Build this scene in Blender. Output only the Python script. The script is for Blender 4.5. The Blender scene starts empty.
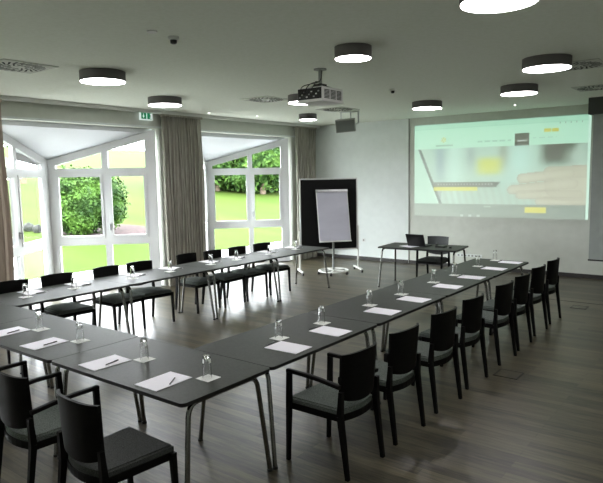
import bpy, bmesh, math, random
from mathutils import Vector, Matrix, Quaternion
random.seed(7)
PI = math.pi
scene = bpy.context.scene
COL = scene.collection
H = 3.27; XW = -6.28; YB = 9.97; XR = 4.2; YF = -4.2
TL, TW, TG = 1.44, 0.80, 2.72      # table length, depth, gap inside the U
ORD = ['first', 'second', 'third', 'fourth', 'fifth', 'sixth', 'seventh', 'eighth']

# ------------------------------------------------------------------ materials
def mat(name, col, rough=.6, metal=0, spec=.5, emit=None, estr=0, trans=0, ior=1.45, sheen=0):
    m = bpy.data.materials.new(name); m.use_nodes = True
    b = m.node_tree.nodes['Principled BSDF']
    b.inputs['Base Color'].default_value = (*col, 1)
    b.inputs['Roughness'].default_value = rough
    b.inputs['Metallic'].default_value = metal
    b.inputs['Specular IOR Level'].default_value = spec
    b.inputs['Transmission Weight'].default_value = trans
    b.inputs['IOR'].default_value = ior
    if sheen: b.inputs['Sheen Weight'].default_value = sheen
    if emit:
        b.inputs['Emission Color'].default_value = (*emit, 1)
        b.inputs['Emission Strength'].default_value = estr
    return m

def noise_mat(name, c1, c2, scale=(8, 8, 8), rough=.6, detail=4, bump=0, spec=.5, metal=0, lo=.3, hi=.7, rvar=0):
    m = mat(name, c1, rough, metal, spec)
    nt = m.node_tree; N = nt.nodes; L = nt.links; b = N['Principled BSDF']
    tc = N.new('ShaderNodeTexCoord'); mp = N.new('ShaderNodeMapping'); nz = N.new('ShaderNodeTexNoise'); cr = N.new('ShaderNodeValToRGB')
    mp.inputs['Scale'].default_value = scale; nz.inputs['Scale'].default_value = 1; nz.inputs['Detail'].default_value = detail
    cr.color_ramp.elements[0].position = lo; cr.color_ramp.elements[0].color = (*c1, 1)
    cr.color_ramp.elements[1].position = hi; cr.color_ramp.elements[1].color = (*c2, 1)
    L.new(tc.outputs['Object'], mp.inputs[0]); L.new(mp.outputs[0], nz.inputs[0]); L.new(nz.outputs['Fac'], cr.inputs[0]); L.new(cr.outputs[0], b.inputs['Base Color'])
    if bump:
        bp = N.new('ShaderNodeBump'); bp.inputs['Strength'].default_value = bump; bp.inputs['Distance'].default_value = .01
        L.new(nz.outputs['Fac'], bp.inputs['Height']); L.new(bp.outputs[0], b.inputs['Normal'])
    if rvar:
        mr = N.new('ShaderNodeMapRange'); mr.inputs['To Min'].default_value = rough - rvar; mr.inputs['To Max'].default_value = rough + rvar
        L.new(nz.outputs['Fac'], mr.inputs['Value']); L.new(mr.outputs[0], b.inputs['Roughness'])
    return m

M = {}
M['wall'] = noise_mat('wall_paint', (.60, .63, .57), (.64, .67, .61), (6, 6, 6), .85, spec=.2)
M['wall_white'] = noise_mat('white_wall_paint', (.74, .79, .77), (.78, .83, .81), (6, 6, 6), .8, spec=.25)
M['ceiling'] = noise_mat('ceiling_plaster', (.76, .79, .70), (.81, .84, .76), (25, 25, 25), .95, spec=.1, bump=.15)
M['soffit'] = mat('white_plaster', (.80, .83, .86), .9, spec=.1)
M['frame'] = mat('white_window_frame', (.60, .61, .61), .4)
M['curtain'] = noise_mat('taupe_curtain_cloth', (.27, .26, .22), (.44, .42, .37), (40, 40, 3), .95, spec=.1)
M['curtain_pale'] = noise_mat('sand_curtain_cloth', (.42, .35, .29), (.58, .49, .42), (40, 40, 3), .95, spec=.1)
M['skirting'] = mat('dark_skirting', (.035, .033, .03), .5)
M['table'] = noise_mat('anthracite_table_laminate', (.034, .038, .032), (.050, .054, .047), (60, 60, 60), .5, spec=.5)
M['table'].node_tree.nodes['Principled BSDF'].inputs['IOR'].default_value = 1.22
M['table_edge'] = mat('black_table_edge', (.006, .006, .006), .5)
M['chrome'] = mat('chrome', (.26, .26, .25), .22, 1)
M['steel'] = mat('grey_steel', (.35, .36, .36), .35, 1)
M['black_wood'] = noise_mat('black_stained_wood', (.0022, .0021, .002), (.004, .0038, .0035), (4, 4, 60), .5, spec=.12)
M['cushion'] = noise_mat('grey_green_seat_fabric', (.050, .062, .054), (.165, .185, .165), (120, 160, 160), .95, spec=.15, detail=2, bump=.3)
M['cushion_dark'] = noise_mat('charcoal_seat_fabric', (.030, .032, .030), (.075, .08, .075), (160, 160, 160), .9, spec=.2, detail=2, bump=.3)
M['paper'] = mat('white_paper', (.88, .87, .92), .8, spec=.2)
M['coaster'] = mat('white_coaster_board', (.84, .86, .82), .8, spec=.2)
M['pen'] = mat('dark_pen_plastic', (.02, .022, .03), .3)
M['glass'] = mat('drinking_glass', (1, 1, 1), .0, trans=1, ior=1.45)
M['logo'] = mat('white_glass_print', (.85, .88, .86), .5)
M['lamp_body'] = mat('charcoal_lamp_rim', (.13, .12, .12), .6)
M['lamp_glow'] = mat('lamp_diffuser', (.9, .9, .9), .5, emit=(1, .95, .98), estr=14)
M['white_pl'] = mat('white_plastic', (.72, .73, .70), .4)
M['grey_pl'] = mat('grey_plastic', (.30, .31, .29), .5)
M['grille'] = mat('speaker_grille_grey', (.16, .18, .165), .6)
M['dark_pl'] = mat('black_plastic', (.012, .012, .012), .4)
M['vent_dark'] = mat('vent_slot_shadow', (.01, .01, .01), .9)
M['vent'] = mat('vent_plate_metal', (.50, .51, .45), .6)
M['green'] = mat('exit_sign_green', (.0, .12, .05), .5, emit=(.0, .30, .11), estr=.22)
M['sign_white'] = mat('exit_sign_white', (.8, .85, .82), .5, emit=(.8, .9, .9), estr=.25)
M['felt'] = noise_mat('black_board_felt', (.010, .010, .010), (.017, .017, .017), (80, 80, 80), .95, spec=.1)
M['alu'] = mat('pale_aluminium', (.66, .67, .66), .4, .3)
M['flip_paper'] = noise_mat('flipchart_paper', (.50, .50, .58), (.55, .55, .63), (2, 2, 6), .8, spec=.2)
M['screen_grey'] = noise_mat('grey_screen_cloth', (.30, .33, .31), (.34, .37, .35), (5, 5, 5), .9, spec=.1)
M['screen_case'] = mat('dark_screen_case', (.05, .055, .05), .6)
M['laptop'] = mat('black_laptop_shell', (.006, .006, .006), .4)
M['chair_shell_grey'] = mat('grey_chair_shell', (.04, .045, .045), .45)
M['spot'] = mat('tiny_spot_glow', (1, 1, 1), .5, emit=(1, 1, .95), estr=6)
M['bark'] = noise_mat('tree_bark', (.06, .045, .03), (.12, .09, .06), (6, 6, 2), .9)
M['paving'] = noise_mat('pale_paving', (.30, .30, .29), (.38, .38, .37), (3, 3, 3), .9, spec=.1)
M['gravel'] = noise_mat('pinkish_bark_gravel', (.012, .008, .008), (.055, .038, .037), (14, 14, 14), .95, spec=.1, lo=.35, hi=.65)
M['stone'] = noise_mat('grey_boulder_stone', (.02, .02, .021), (.05, .05, .052), (6, 6, 6), .95)
M['lawn'] = noise_mat('mown_lawn_grass', (.022, .041, .0055), (.033, .051, .0085), (.10, .9, 1), .95, spec=.05, detail=6)
M['facade'] = mat('outside_render', (.75, .75, .72), .9)

def leaf_mat(name, c1, c2):
    m = noise_mat(name, c1, c2, (1.7, 1.7, 1.7), .7, spec=.2, lo=.35, hi=.65)
    b = m.node_tree.nodes['Principled BSDF']
    return m
M['leaf_yew'] = leaf_mat('bush_leaves', (.006, .022, .003), (.045, .10, .012))
M['leaf_tree'] = leaf_mat('tree_leaves', (.008, .028, .005), (.045, .095, .014))

def floor_mat():
    m = mat('dark_wood_floor', (.05, .04, .03), .3)
    nt = m.node_tree; N = nt.nodes; L = nt.links; b = N['Principled BSDF']
    tc = N.new('ShaderNodeTexCoord')
    br = N.new('ShaderNodeTexBrick'); br.offset = .37; br.inputs['Scale'].default_value = 1
    br.inputs['Brick Width'].default_value = 1.3; br.inputs['Row Height'].default_value = .095
    br.inputs['Mortar Size'].default_value = .0022; br.inputs['Color1'].default_value = (.0, .0, .0, 1); br.inputs['Color2'].default_value = (1, 1, 1, 1)
    br.inputs['Mortar'].default_value = (.0, .0, .0, 1)
    L.new(tc.outputs['Object'], br.inputs['Vector'])
    mp = N.new('ShaderNodeMapping'); mp.inputs['Scale'].default_value = (2.2, 24, 1)
    nz = N.new('ShaderNodeTexNoise'); nz.inputs['Scale'].default_value = 1.4; nz.inputs['Detail'].default_value = 7; nz.inputs['Roughness'].default_value = .65
    L.new(tc.outputs['Object'], mp.inputs[0]); L.new(mp.outputs[0], nz.inputs[0])
    mx = N.new('ShaderNodeMix'); mx.data_type = 'FLOAT'; mx.inputs[0].default_value = .22
    L.new(nz.outputs['Fac'], mx.inputs[2]); L.new(br.outputs['Color'], mx.inputs[3])
    cr = N.new('ShaderNodeValToRGB'); e = cr.color_ramp.elements
    e[0].position = .33; e[0].color = (.016, .014, .008, 1); e[1].position = .68; e[1].color = (.125, .108, .066, 1)
    L.new(mx.outputs[0], cr.inputs[0]); L.new(cr.outputs[0], b.inputs['Base Color'])
    mr = N.new('ShaderNodeMapRange'); mr.inputs['To Min'].default_value = .26; mr.inputs['To Max'].default_value = .46
    L.new(nz.outputs['Fac'], mr.inputs[0]); L.new(mr.outputs[0], b.inputs['Roughness'])
    bp = N.new('ShaderNodeBump'); bp.inputs['Strength'].default_value = .5; bp.inputs['Distance'].default_value = .003
    L.new(nz.outputs['Fac'], bp.inputs['Height']); L.new(bp.outputs[0], b.inputs['Normal'])
    b.inputs['Specular IOR Level'].default_value = .6
    return m
M['floor'] = floor_mat()

def pane_mat():
    m = bpy.data.materials.new('window_pane_glass'); m.use_nodes = True
    nt = m.node_tree; N = nt.nodes; L = nt.links; N.clear()
    o = N.new('ShaderNodeOutputMaterial'); t = N.new('ShaderNodeBsdfTransparent'); g = N.new('ShaderNodeBsdfGlossy'); x = N.new('ShaderNodeMixShader'); f = N.new('ShaderNodeFresnel')
    t.inputs[0].default_value = (.97, .985, .98, 1); g.inputs['Roughness'].default_value = .0; f.inputs[0].default_value = 1.25
    L.new(f.outputs[0], x.inputs[0]); L.new(t.outputs[0], x.inputs[1]); L.new(g.outputs[0], x.inputs[2]); L.new(x.outputs[0], o.inputs[0])
    return m
M['pane'] = pane_mat()

# ------------------------------------------------------------------ mesh helpers
def obj(name, bm, m, parent=None, smooth=False, kind=None, label=None):
    bmesh.ops.recalc_face_normals(bm, faces=bm.faces)
    me = bpy.data.meshes.new(name); bm.to_mesh(me); bm.free()
    if smooth:
        for p in me.polygons: p.use_smooth = True
        me.set_sharp_from_angle(angle=.7)
    for k in (m if isinstance(m, (list, tuple)) else [m]): me.materials.append(M[k] if isinstance(k, str) else k)
    o = bpy.data.objects.new(name, me); COL.objects.link(o)
    if parent: o.parent = parent
    if kind: o['kind'] = kind
    if label: o['label'] = label
    return o

def empty(name, loc=(0, 0, 0), rz=0):
    o = bpy.data.objects.new(name, None); COL.objects.link(o); o.location = loc; o.rotation_euler = (0, 0, rz); o.empty_display_size = .1
    return o

def tag(o, label, cat, group=None):
    o['label'] = label; o['category'] = cat
    if group: o['group'] = group
    return o

def struct(name, bm, m, parent=None, **k):
    o = obj(name, bm, m, parent, **k)
    if not parent: o['kind'] = 'structure'
    return o

def kids(o): return [c for c in bpy.data.objects if c.parent == o]
def copy_tree(o, parent=None):
    c = o.copy(); COL.objects.link(c)
    c.parent = parent
    for ch in kids(o): copy_tree(ch, c)
    return c

def B(): return bmesh.new()
def box(bm, x0, x1, y0, y1, z0, z1, bev=0, mtx=None, mi=0):
    b2 = bmesh.new()
    r = bmesh.ops.create_cube(b2, size=1)
    for v in b2.verts:
        v.co = Vector(((x0 + x1) / 2 + v.co.x * (x1 - x0), (y0 + y1) / 2 + v.co.y * (y1 - y0), (z0 + z1) / 2 + v.co.z * (z1 - z0)))
    if bev: bmesh.ops.bevel(b2, geom=b2.edges[:] , offset=bev, segments=2, affect='EDGES', profile=.7)
    if mtx: bmesh.ops.transform(b2, matrix=mtx, verts=b2.verts)
    join(bm, b2, mi); return bm
def join(bm, b2, mi=0):
    vs = {}
    for v in b2.verts: vs[v] = bm.verts.new(v.co)
    for f in b2.faces:
        try:
            nf = bm.faces.new([vs[v] for v in f.verts]); nf.material_index = mi
        except ValueError: pass
    b2.free()
def frame_of(d):
    d = d.normalized(); a = Vector((0, 0, 1)) if abs(d.z) < .9 else Vector((0, 1, 0))
    u = d.cross(a).normalized(); v = u.cross(d).normalized(); return u, v
def bar(bm, p0, p1, w0, h0, w1=None, h1=None, up=None):
    """tapered square bar"""
    p0, p1 = Vector(p0), Vector(p1); d = p1 - p0; w1 = w1 or w0; h1 = h1 or h0
    if up: v = Vector(up); u = d.cross(v).normalized(); v = u.cross(d).normalized()
    else: u, v = frame_of(d)
    r = []
    for p, w, h in ((p0, w0, h0), (p1, w1, h1)):
        r.append([bm.verts.new(p + u * sx * w / 2 + v * sy * h / 2) for sx, sy in ((-1, -1), (1, -1), (1, 1), (-1, 1))])
    for i in range(4): bm.faces.new((r[0][i], r[0][(i + 1) % 4], r[1][(i + 1) % 4], r[1][i]))
    bm.faces.new(r[0][::-1]); bm.faces.new(r[1]); return bm
def sweep(bm, pts, prof, up):
    """profile (list of (a,b)) along pts with fixed up vector, mitred"""
    pts = [Vector(p) for p in pts]; up = Vector(up); rings = []
    for i, p in enumerate(pts):
        a = (p - pts[i - 1]).normalized() if i else None; b = (pts[i + 1] - p).normalized() if i < len(pts) - 1 else None
        d = ((a or b) + (b or a)).normalized(); s = d.cross(up).normalized(); v = s.cross(d).normalized()
        rings.append([bm.verts.new(p + s * x + v * y) for x, y in prof])
    n = len(prof)
    for r0, r1 in zip(rings, rings[1:]):
        for j in range(n): bm.faces.new((r0[j], r0[(j + 1) % n], r1[(j + 1) % n], r1[j]))
    bm.faces.new(rings[0][::-1]); bm.faces.new(rings[-1]); return bm
def tube(bm, pts, r, n=10, r1=None):
    pts = [Vector(p) for p in pts]; rings = []; u = None
    for i, p in enumerate(pts):
        a = (p - pts[i - 1]).normalized() if i else None; b = (pts[i + 1] - p).normalized() if i < len(pts) - 1 else None
        d = ((a or b) + (b or a)).normalized()
        if u is None: u, v = frame_of(d)
        else: u = (u - d * u.dot(d)).normalized(); v = d.cross(u)
        v = d.cross(u).normalized()
        rr = r if r1 is None else r + (r1 - r) * i / (len(pts) - 1)
        rings.append([bm.verts.new(p + (u * math.cos(t) + v * math.sin(t)) * rr) for t in [2 * PI * k / n for k in range(n)]])
    for a, b in zip(rings, rings[1:]):
        for j in range(n): bm.faces.new((a[j], a[(j + 1) % n], b[(j + 1) % n], b[j]))
    bm.faces.new(rings[0][::-1]); bm.faces.new(rings[-1]); return bm
def arc_path(pts, rad, seg=5):
    """round the inner corners of a polyline"""
    pts = [Vector(p) for p in pts]; out = [pts[0]]
    for i in range(1, len(pts) - 1):
        a, c, b = pts[i - 1], pts[i], pts[i + 1]; u = (a - c).normalized(); w = (b - c).normalized()
        p0, p2 = c + u * rad, c + w * rad
        for k in range(seg + 1):
            t = k / seg; out.append(p0 * (1 - t) ** 2 + c * 2 * t * (1 - t) + p2 * t * t)
    out.append(pts[-1]); return out
def lathe(bm, prof, n=24, c=(0, 0, 0), close=True):
    rings = []
    for r, z in prof:
        if r < 1e-5: rings.append([bm.verts.new((c[0], c[1], c[2] + z))])
        else: rings.append([bm.verts.new((c[0] + r * math.cos(2 * PI * k / n), c[1] + r * math.sin(2 * PI * k / n), c[2] + z)) for k in range(n)])
    for a, b in zip(rings, rings[1:]):
        for j in range(n):
            k = (j + 1) % n
            if len(a) == 1 and len(b) == 1: continue
            if len(a) == 1: bm.faces.new((a[0], b[j], b[k]))
            elif len(b) == 1: bm.faces.new((a[j], a[k], b[0]))
            else: bm.faces.new((a[j], a[k], b[k], b[j]))
    return bm
def prism(bm, poly, z0, z1, mtx=None, mi=0):
    """poly in xy, extruded in z, optional matrix"""
    b2 = bmesh.new()
    lo = [b2.verts.new((x, y, z0)) for x, y in poly]; hi = [b2.verts.new((x, y, z1)) for x, y in poly]; n = len(poly)
    b2.faces.new(lo[::-1]); b2.faces.new(hi)
    for i in range(n): b2.faces.new((lo[i], lo[(i + 1) % n], hi[(i + 1) % n], hi[i]))
    if mtx: bmesh.ops.transform(b2, matrix=mtx, verts=b2.verts)
    join(bm, b2, mi); return bm
def rrect(x0, x1, y0, y1, r, seg=5):
    out = []
    for cx, cy, a0 in ((x1 - r, y1 - r, 0), (x0 + r, y1 - r, PI / 2), (x0 + r, y0 + r, PI), (x1 - r, y0 + r, 1.5 * PI)):
        for k in range(seg + 1):
            t = a0 + PI / 2 * k / seg; out.append((cx + r * math.cos(t), cy + r * math.sin(t)))
    return out

# ------------------------------------------------------------------ camera
cam = bpy.data.cameras.new('camera'); co = bpy.data.objects.new('camera', cam); COL.objects.link(co); scene.camera = co
yaw, pitch, roll, F = 0.656967, -0.110586, -0.017992, 589.493
cy, sy, cp, sp = math.cos(yaw), math.sin(yaw), math.cos(pitch), math.sin(pitch)
fw = Vector((-sy * cp, cy * cp, sp)); rt = Vector((cy, sy, 0)); up = rt.cross(fw)
cr_, sr_ = math.cos(roll), math.sin(roll)
r2 = rt * cr_ + up * sr_; u2 = -rt * sr_ + up * cr_
CAM = Vector((2.55453, -2.16111, 2.03684))
co.matrix_world = Matrix(((r2.x, u2.x, -fw.x, CAM.x), (r2.y, u2.y, -fw.y, CAM.y), (r2.z, u2.z, -fw.z, CAM.z), (0, 0, 0, 1)))
cam.sensor_fit = 'HORIZONTAL'; cam.sensor_width = 36; cam.lens = F / 603 * 36; cam.clip_start = .05; cam.clip_end = 600

# ------------------------------------------------------------------ room shell
bm = B(); box(bm, XW - .2, XR, YF, YB, -.1, 0); struct('floor', bm, 'floor')
bm = B(); box(bm, XW - .25, XR + .1, YF - .1, YB + .1, H, H + .15); struct('ceiling', bm, 'ceiling')
SEAM = -3.69
bm = B(); box(bm, SEAM, XR, YB, YB + .12, 0, H); struct('wall_back', bm, 'wall')
bm = B(); box(bm, XW - .2, SEAM, YB - .012, YB + .12, 0, H); struct('wall_back_left', bm, 'wall_white')
bm = B(); box(bm, SEAM - .012, SEAM + .012, YB - .02, YB, 0.07, H - .0); struct('trim_1', bm, 'grey_pl')
bm = B(); box(bm, XR, XR + .12, YF, YB + .1, 0, H); struct('wall_right', bm, 'wall')
bm = B(); box(bm, XW - .2, XR, YF - .12, YF, 0, H); struct('wall_front', bm, 'wall')
OP = [(1.80, 5.03), (5.80, 8.97), (-2.20, 1.03)]
HB = 2.96
bm = B()
for y0, y1 in ((YF, -2.20), (1.03, 1.80), (5.03, 5.80), (8.97, YB)):
    box(bm, XW - .2, XW, y0, y1, 0, HB)
box(bm, XW - .2, XW, YF, YB, HB, H)
struct('wall_left', bm, 'wall')
bm = B(); box(bm, SEAM, XR, YB - .018, YB, 0, .075); struct('baseboard_back', bm, 'skirting')
bm = B(); box(bm, XW, SEAM - .013, YB - .03, YB - .012, 0, .075); struct('baseboard_back_left', bm, 'skirting')
bm = B(); box(bm, XW, XW + .012, YF, YB - .03, HB - .0, HB + .035); struct('trim_2', bm, 'wall_white')
# joint line across the dark floor
bm = B(); box(bm, -1.2, XR, 7.62, 7.635, 0, .003); struct('trim_3', bm, 'dark_pl')

# window bays: triangular glazed bays with a roof soffit that falls outwards
AP = [(-7.72, 3.60), (-7.72, 7.52), (-7.72, -.40)]
SL = (HB - 2.40) / 1.44
def roof_z(x): return HB - .0 + (x - XW) * SL
for k in range(3):
    y0, y1 = OP[k]; a = AP[k]
    bm = B()
    t0 = [bm.verts.new((x, y, roof_z(x))) for x, y in ((XW - .001, y0 - .03), (XW - .001, y1 + .03), (a[0] - .04, a[1] + .04), (a[0] - .04, a[1] - .04))]
    t1 = [bm.verts.new((v.co.x, v.co.y, v.co.z + .14)) for v in t0]
    bm.faces.new(t0); bm.faces.new(t1)
    for i in range(4): bm.faces.new((t0[i], t0[(i + 1) % 4], t1[(i + 1) % 4], t1[i]))
    for v in bm.verts:
        if v.co.x > XW - .01: v.co.x = XW - .2; v.co.z = roof_z(XW - .2) + (.14 if v in t1 else 0)
    struct('ceiling_bay_%d' % (k + 1), bm, 'soffit')
    # short level piece under the header
    bm = B()
    prism(bm, [(a[0] - .25, a[1] - .1), (a[0] - .25, a[1] + .1), (XW - .01, y1 + .1), (XW - .01, y0 - .1)], -.1, 0)
    struct('floor_bay_%d' % (k + 1), bm, 'floor')

def glazed_side(n, a, w, near=False):
    """window screen from apex a to wall corner w: frame, sashes, panes, handle"""
    a = Vector((*a, 0)); w = Vector((*w, 0)); d = (w - a); L = d.length; d.normalize()
    nrm = Vector((d.y, -d.x, 0))
    if nrm.x < 0: nrm = -nrm                      # towards the room
    root = empty('window_%d' % n, a); root['kind'] = 'structure'
    def P(s, z, t): return a * 0 + d * s + nrm * t + Vector((0, 0, z))
    def top(s): return roof_z((a + d * s).x) - .0
    def slab(bm, poly, t0, t1):
        lo = [bm.verts.new(P(s, z, t0)) for s, z in poly]; hi = [bm.verts.new(P(s, z, t1)) for s, z in poly]; m = len(poly)
        bm.faces.new(lo); bm.faces.new(hi)
        for i in range(m): bm.faces.new((lo[i], lo[(i + 1) % m], hi[(i + 1) % m], hi[i]))
    s0, s1 = (.32, L - .24) if near else (.16, L - .27)
    fr = .565 if near else .545
    c0, c1 = s0 + (s1 - s0) * fr - .055, s0 + (s1 - s0) * fr + .055
    tk = .03 if near else .045
    bm = B()
    slab(bm, [(-.03, 0), (s0, 0), (s0, top(s0)), (-.03, top(-.03))], -tk, tk)
    slab(bm, [(s1, 0), (L - .08, 0), (L - .08, top(L - .08)), (s1, top(s1))], -tk, tk)
    slab(bm, [(s0, top(s0) - .135), (s1, top(s1) - .135), (s1, top(s1)), (s0, top(s0))], -tk, tk)
    slab(bm, [(s0, 0), (s1, 0), (s1, .13), (s0, .13)], -tk, tk)
    slab(bm, [(s0, .83), (s1, .83), (s1, .965), (s0, .965)], -tk, tk)
    slab(bm, [(s0, 2.135), (s1, 2.135), (s1, 2.245), (s0, 2.245)], -tk, tk)
    for z0, z1 in ((.13, .83), (.965, 2.135)): slab(bm, [(c0, z0), (c1, z0), (c1, z1), (c0, z1)], -tk, tk)
    slab(bm, [(c0, 2.245), (c1, 2.245), (c1, top(c1) - .135), (c0, top(c0) - .135)], -tk, tk)
    obj('frame', bm, 'frame', root)
    # the two sashes of the middle row
    for q0, q1 in ((s0, c0), (c1, s1)):
        bm = B(); e = .045
        slab(bm, [(q0, .965), (q0 + e, .965), (q0 + e, 2.135), (q0, 2.135)], .0, tk + .012)
        slab(bm, [(q1 - e, .965), (q1, .965), (q1, 2.135), (q1 - e, 2.135)], .0, tk + .012)
        slab(bm, [(q0 + e, .965), (q1 - e, .965), (q1 - e, .965 + e), (q0 + e, .965 + e)], .0, tk + .012)
        slab(bm, [(q0 + e, 2.135 - e), (q1 - e, 2.135 - e), (q1 - e, 2.135), (q0 + e, 2.135)], .0, tk + .012)
        obj('sash', bm, 'frame', root)
    def pane(poly):
        bm = B(); bm.faces.new([bm.verts.new(P(s, z, 0)) for s, z in poly]); obj('pane', bm, 'pane', root)
    for q0, q1 in ((s0, c0), (c1, s1)):
        pane([(q0, .13), (q1, .13), (q1, .83), (q0, .83)])
        pane([(q0 + .04, 1.005), (q1 - .04, 1.005), (q1 - .04, 2.10), (q0 + .04, 2.10)])
        pane([(q0, 2.245), (q1, 2.245), (q1, top(q1) - .135), (q0, max(2.246, top(q0) - .135))])
    bm = B(); p = P(c1 - .005, 1.10, tk + .015)
    bar(bm, p, p + Vector((0, 0, .12)), .022, .016); bar(bm, p + Vector((0, 0, .10)), p + Vector((0, 0, .10)) + nrm * .04, .018, .018)
    bar(bm, p + Vector((0, 0, .11)) + nrm * .04, p + Vector((0, 0, 0.0)) + nrm * .045, .02, .012)
    obj('handle', bm, 'steel', root)
glazed_side(1, AP[0], (XW, OP[0][0]), True)
glazed_side(2, AP[0], (XW, OP[0][1]))
glazed_side(3, AP[1], (XW, OP[1][0]), True)
glazed_side(4, AP[1], (XW, OP[1][1]))
glazed_side(5, AP[2], (XW, OP[2][0]), True)
glazed_side(6, AP[2], (XW, OP[2][1]))

# ------------------------------------------------------------------ outdoors
def gz(x, y): return -.06 + max(0, -9.6 - x) * .083
bm = B()
xs = [-7.0, -8.4, -9.6, -12, -16, -24, -40, -70, -120]; ys = [-60, -30, -10, 0, 5, 10, 20, 40, 80, 140]
G = [[bm.verts.new((x, y, gz(x, y) if x < -9.6 else -.06)) for y in ys] for x in xs[2:]]
for i in range(len(G) - 1):
    for j in range(len(ys) - 1): bm.faces.new((G[i][j], G[i][j + 1], G[i + 1][j + 1], G[i + 1][j]))
g = struct('floor_lawn', bm, 'lawn')
bm = B(); box(bm, -9.6, XW - .2, -60, 140, -.2, -.07)
struct('floor_paving', bm, 'paving')

def leaf_cloud(bm, lobes, n, size, seed):
    rnd = random.Random(seed); tot = sum(l[1][0] * l[1][1] + l[1][0] * l[1][2] for l in lobes)
    for (c, r) in lobes:
        c = Vector(c); k = int(n * (r[0] * r[1] + r[0] * r[2]) / tot)
        for _ in range(k):
            d = Vector((rnd.gauss(0, 1), rnd.gauss(0, 1), rnd.gauss(0, 1))).normalized()
            q = rnd.uniform(.72, 1.08) * (1 + .13 * math.sin(d.x * 7 + seed) * math.sin(d.z * 9) + .1 * math.sin(d.y * 11))
            p = c + Vector((d.x * r[0], d.y * r[1], d.z * r[2])) * q
            t = (d + Vector((rnd.uniform(-1, 1), rnd.uniform(-1, 1), rnd.uniform(-.3, 1.0)))).normalized()
            u, v = frame_of(t); a = rnd.uniform(0, 2 * PI); u, v = u * math.cos(a) + v * math.sin(a), v * math.cos(a) - u * math.sin(a)
            s = size * rnd.uniform(.6, 1.3)
            bm.faces.new([bm.verts.new(p + e) for e in (u * s, v * s * .45 + t * s * .15, -u * s * .6, -v * s * .45 + t * s * .15)])
    return bm
def core(bm, lobes):
    for c, r in lobes:
        b2 = bmesh.new(); bmesh.ops.create_icosphere(b2, subdivisions=2, radius=1)
        for v in b2.verts: v.co = Vector(c) + Vector((v.co.x * r[0], v.co.y * r[1], v.co.z * r[2])) * .80
        join(bm, b2)
def plant(name, base, lobes, n, size, seed, leaf, trunk, label, cat, group=None):
    root = empty(name, base)
    bm = B(); leaf_cloud(bm, lobes, n, size, seed); core(bm, lobes); obj('foliage', bm, leaf, root)
    bm = B(); tube(bm, [(0, 0, -.05), (0, 0, lobes[0][0][2])], trunk, 8, trunk * .7)
    for c, r in lobes[1:]: tube(bm, [(0, 0, lobes[0][0][2] * .4), c], trunk * .6, 6, trunk * .3)
    obj('trunk', bm, 'bark', root)
    return tag(root, label, cat, group)
def out_dir(px): 
    t = yaw - math.atan((px - 301.5) / F); return Vector((-math.sin(t), math.cos(t), 0))
d = out_dir(88); c = Vector((CAM.x, CAM.y, 0)) + d * 19.6; c.z = gz(c.x, c.y)
side = Vector((d.y, -d.x, 0))
bl = [((0, 0, 1.05), (.80, .80, .95)), (tuple(side * -.35 + Vector((0, 0, 1.5))), (.55, .55, .6)), (tuple(side * .55 + Vector((0, 0, 1.2))), (.50, .6, .75)), (tuple(side * .70 + Vector((0, 0, .85))), (.42, .5, .6)), (tuple(side * -.3 + Vector((0, 0, .6))), (.75, .7, .55))]
plant('evergreen_bush', c, bl, 11000, .075, 3, 'leaf_yew', .07, 'dense green evergreen bush on the lawn behind the nearer bay window', 'bush')
bm = B(); b2 = bmesh.new(); bmesh.ops.create_uvsphere(b2, u_segments=32, v_segments=8, radius=1)
for v in b2.verts:
    v.co = Vector((v.co.x * 1.6, v.co.y * 1.6, v.co.z * .07)); v.co.z += -.083 * v.co.x
join(bm, b2); o = obj('gravel_bed', bm, 'gravel'); o.location = c + side * .75 + Vector((-.55, .35, .045)) + Vector((0, 0, 0)); tag(o, 'pinkish bark and gravel bed round the foot of the evergreen bush', 'flower bed')
# trees beyond the second bay
k = 0
for px, D, h, lab in ((196, 41, 1.0, 'leafy tree at the left end of the row behind the farther bay'), (219, 38, .92, 'leafy tree second from the left behind the farther bay'), (242, 41, 1.05, 'tall leafy tree in the middle behind the farther bay'), (264, 37, 1.1, 'leafy tree second from the right behind the farther bay'), (288, 40, 1.0, 'leafy tree at the right end of the row behind the farther bay')):
    d = out_dir(px); c = Vector((CAM.x, CAM.y, 0)) + d * D; c.z = gz(c.x, c.y); rr = random.Random(px)
    lob = [((0, 0, 2.6 * h), (1.7, 1.7, 2.6 * h))]
    for _ in range(9):
        a = rr.uniform(0, 2 * PI); lob.append(((math.cos(a) * 1.1, math.sin(a) * 1.1, rr.uniform(.35, 4.4) * h), (rr.uniform(.9, 1.3), rr.uniform(.8, 1.2), rr.uniform(.7, 1.1))))
    plant('leafy_tree', c, lob, 5200, .22, px, 'leaf_tree', .18, lab, 'tree', 'trees beyond the lawn')
d = out_dir(26); c = Vector((CAM.x, CAM.y, 0)) + d * 40; c.z = gz(c.x, c.y)
plant('leafy_tree', c, [((0, 0, 3.4), (1.5, 1.5, 1.1)), ((-1, .9, 3.8), (1.2, 1.2, 1.0)), ((.9, -.7, 3.1), (1.0, 1.0, .8))], 2400, .28, 5, 'leaf_tree', .2, 'slim trunked tree far up the lawn, seen through the leftmost window', 'tree', 'trees beyond the lawn')
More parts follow.
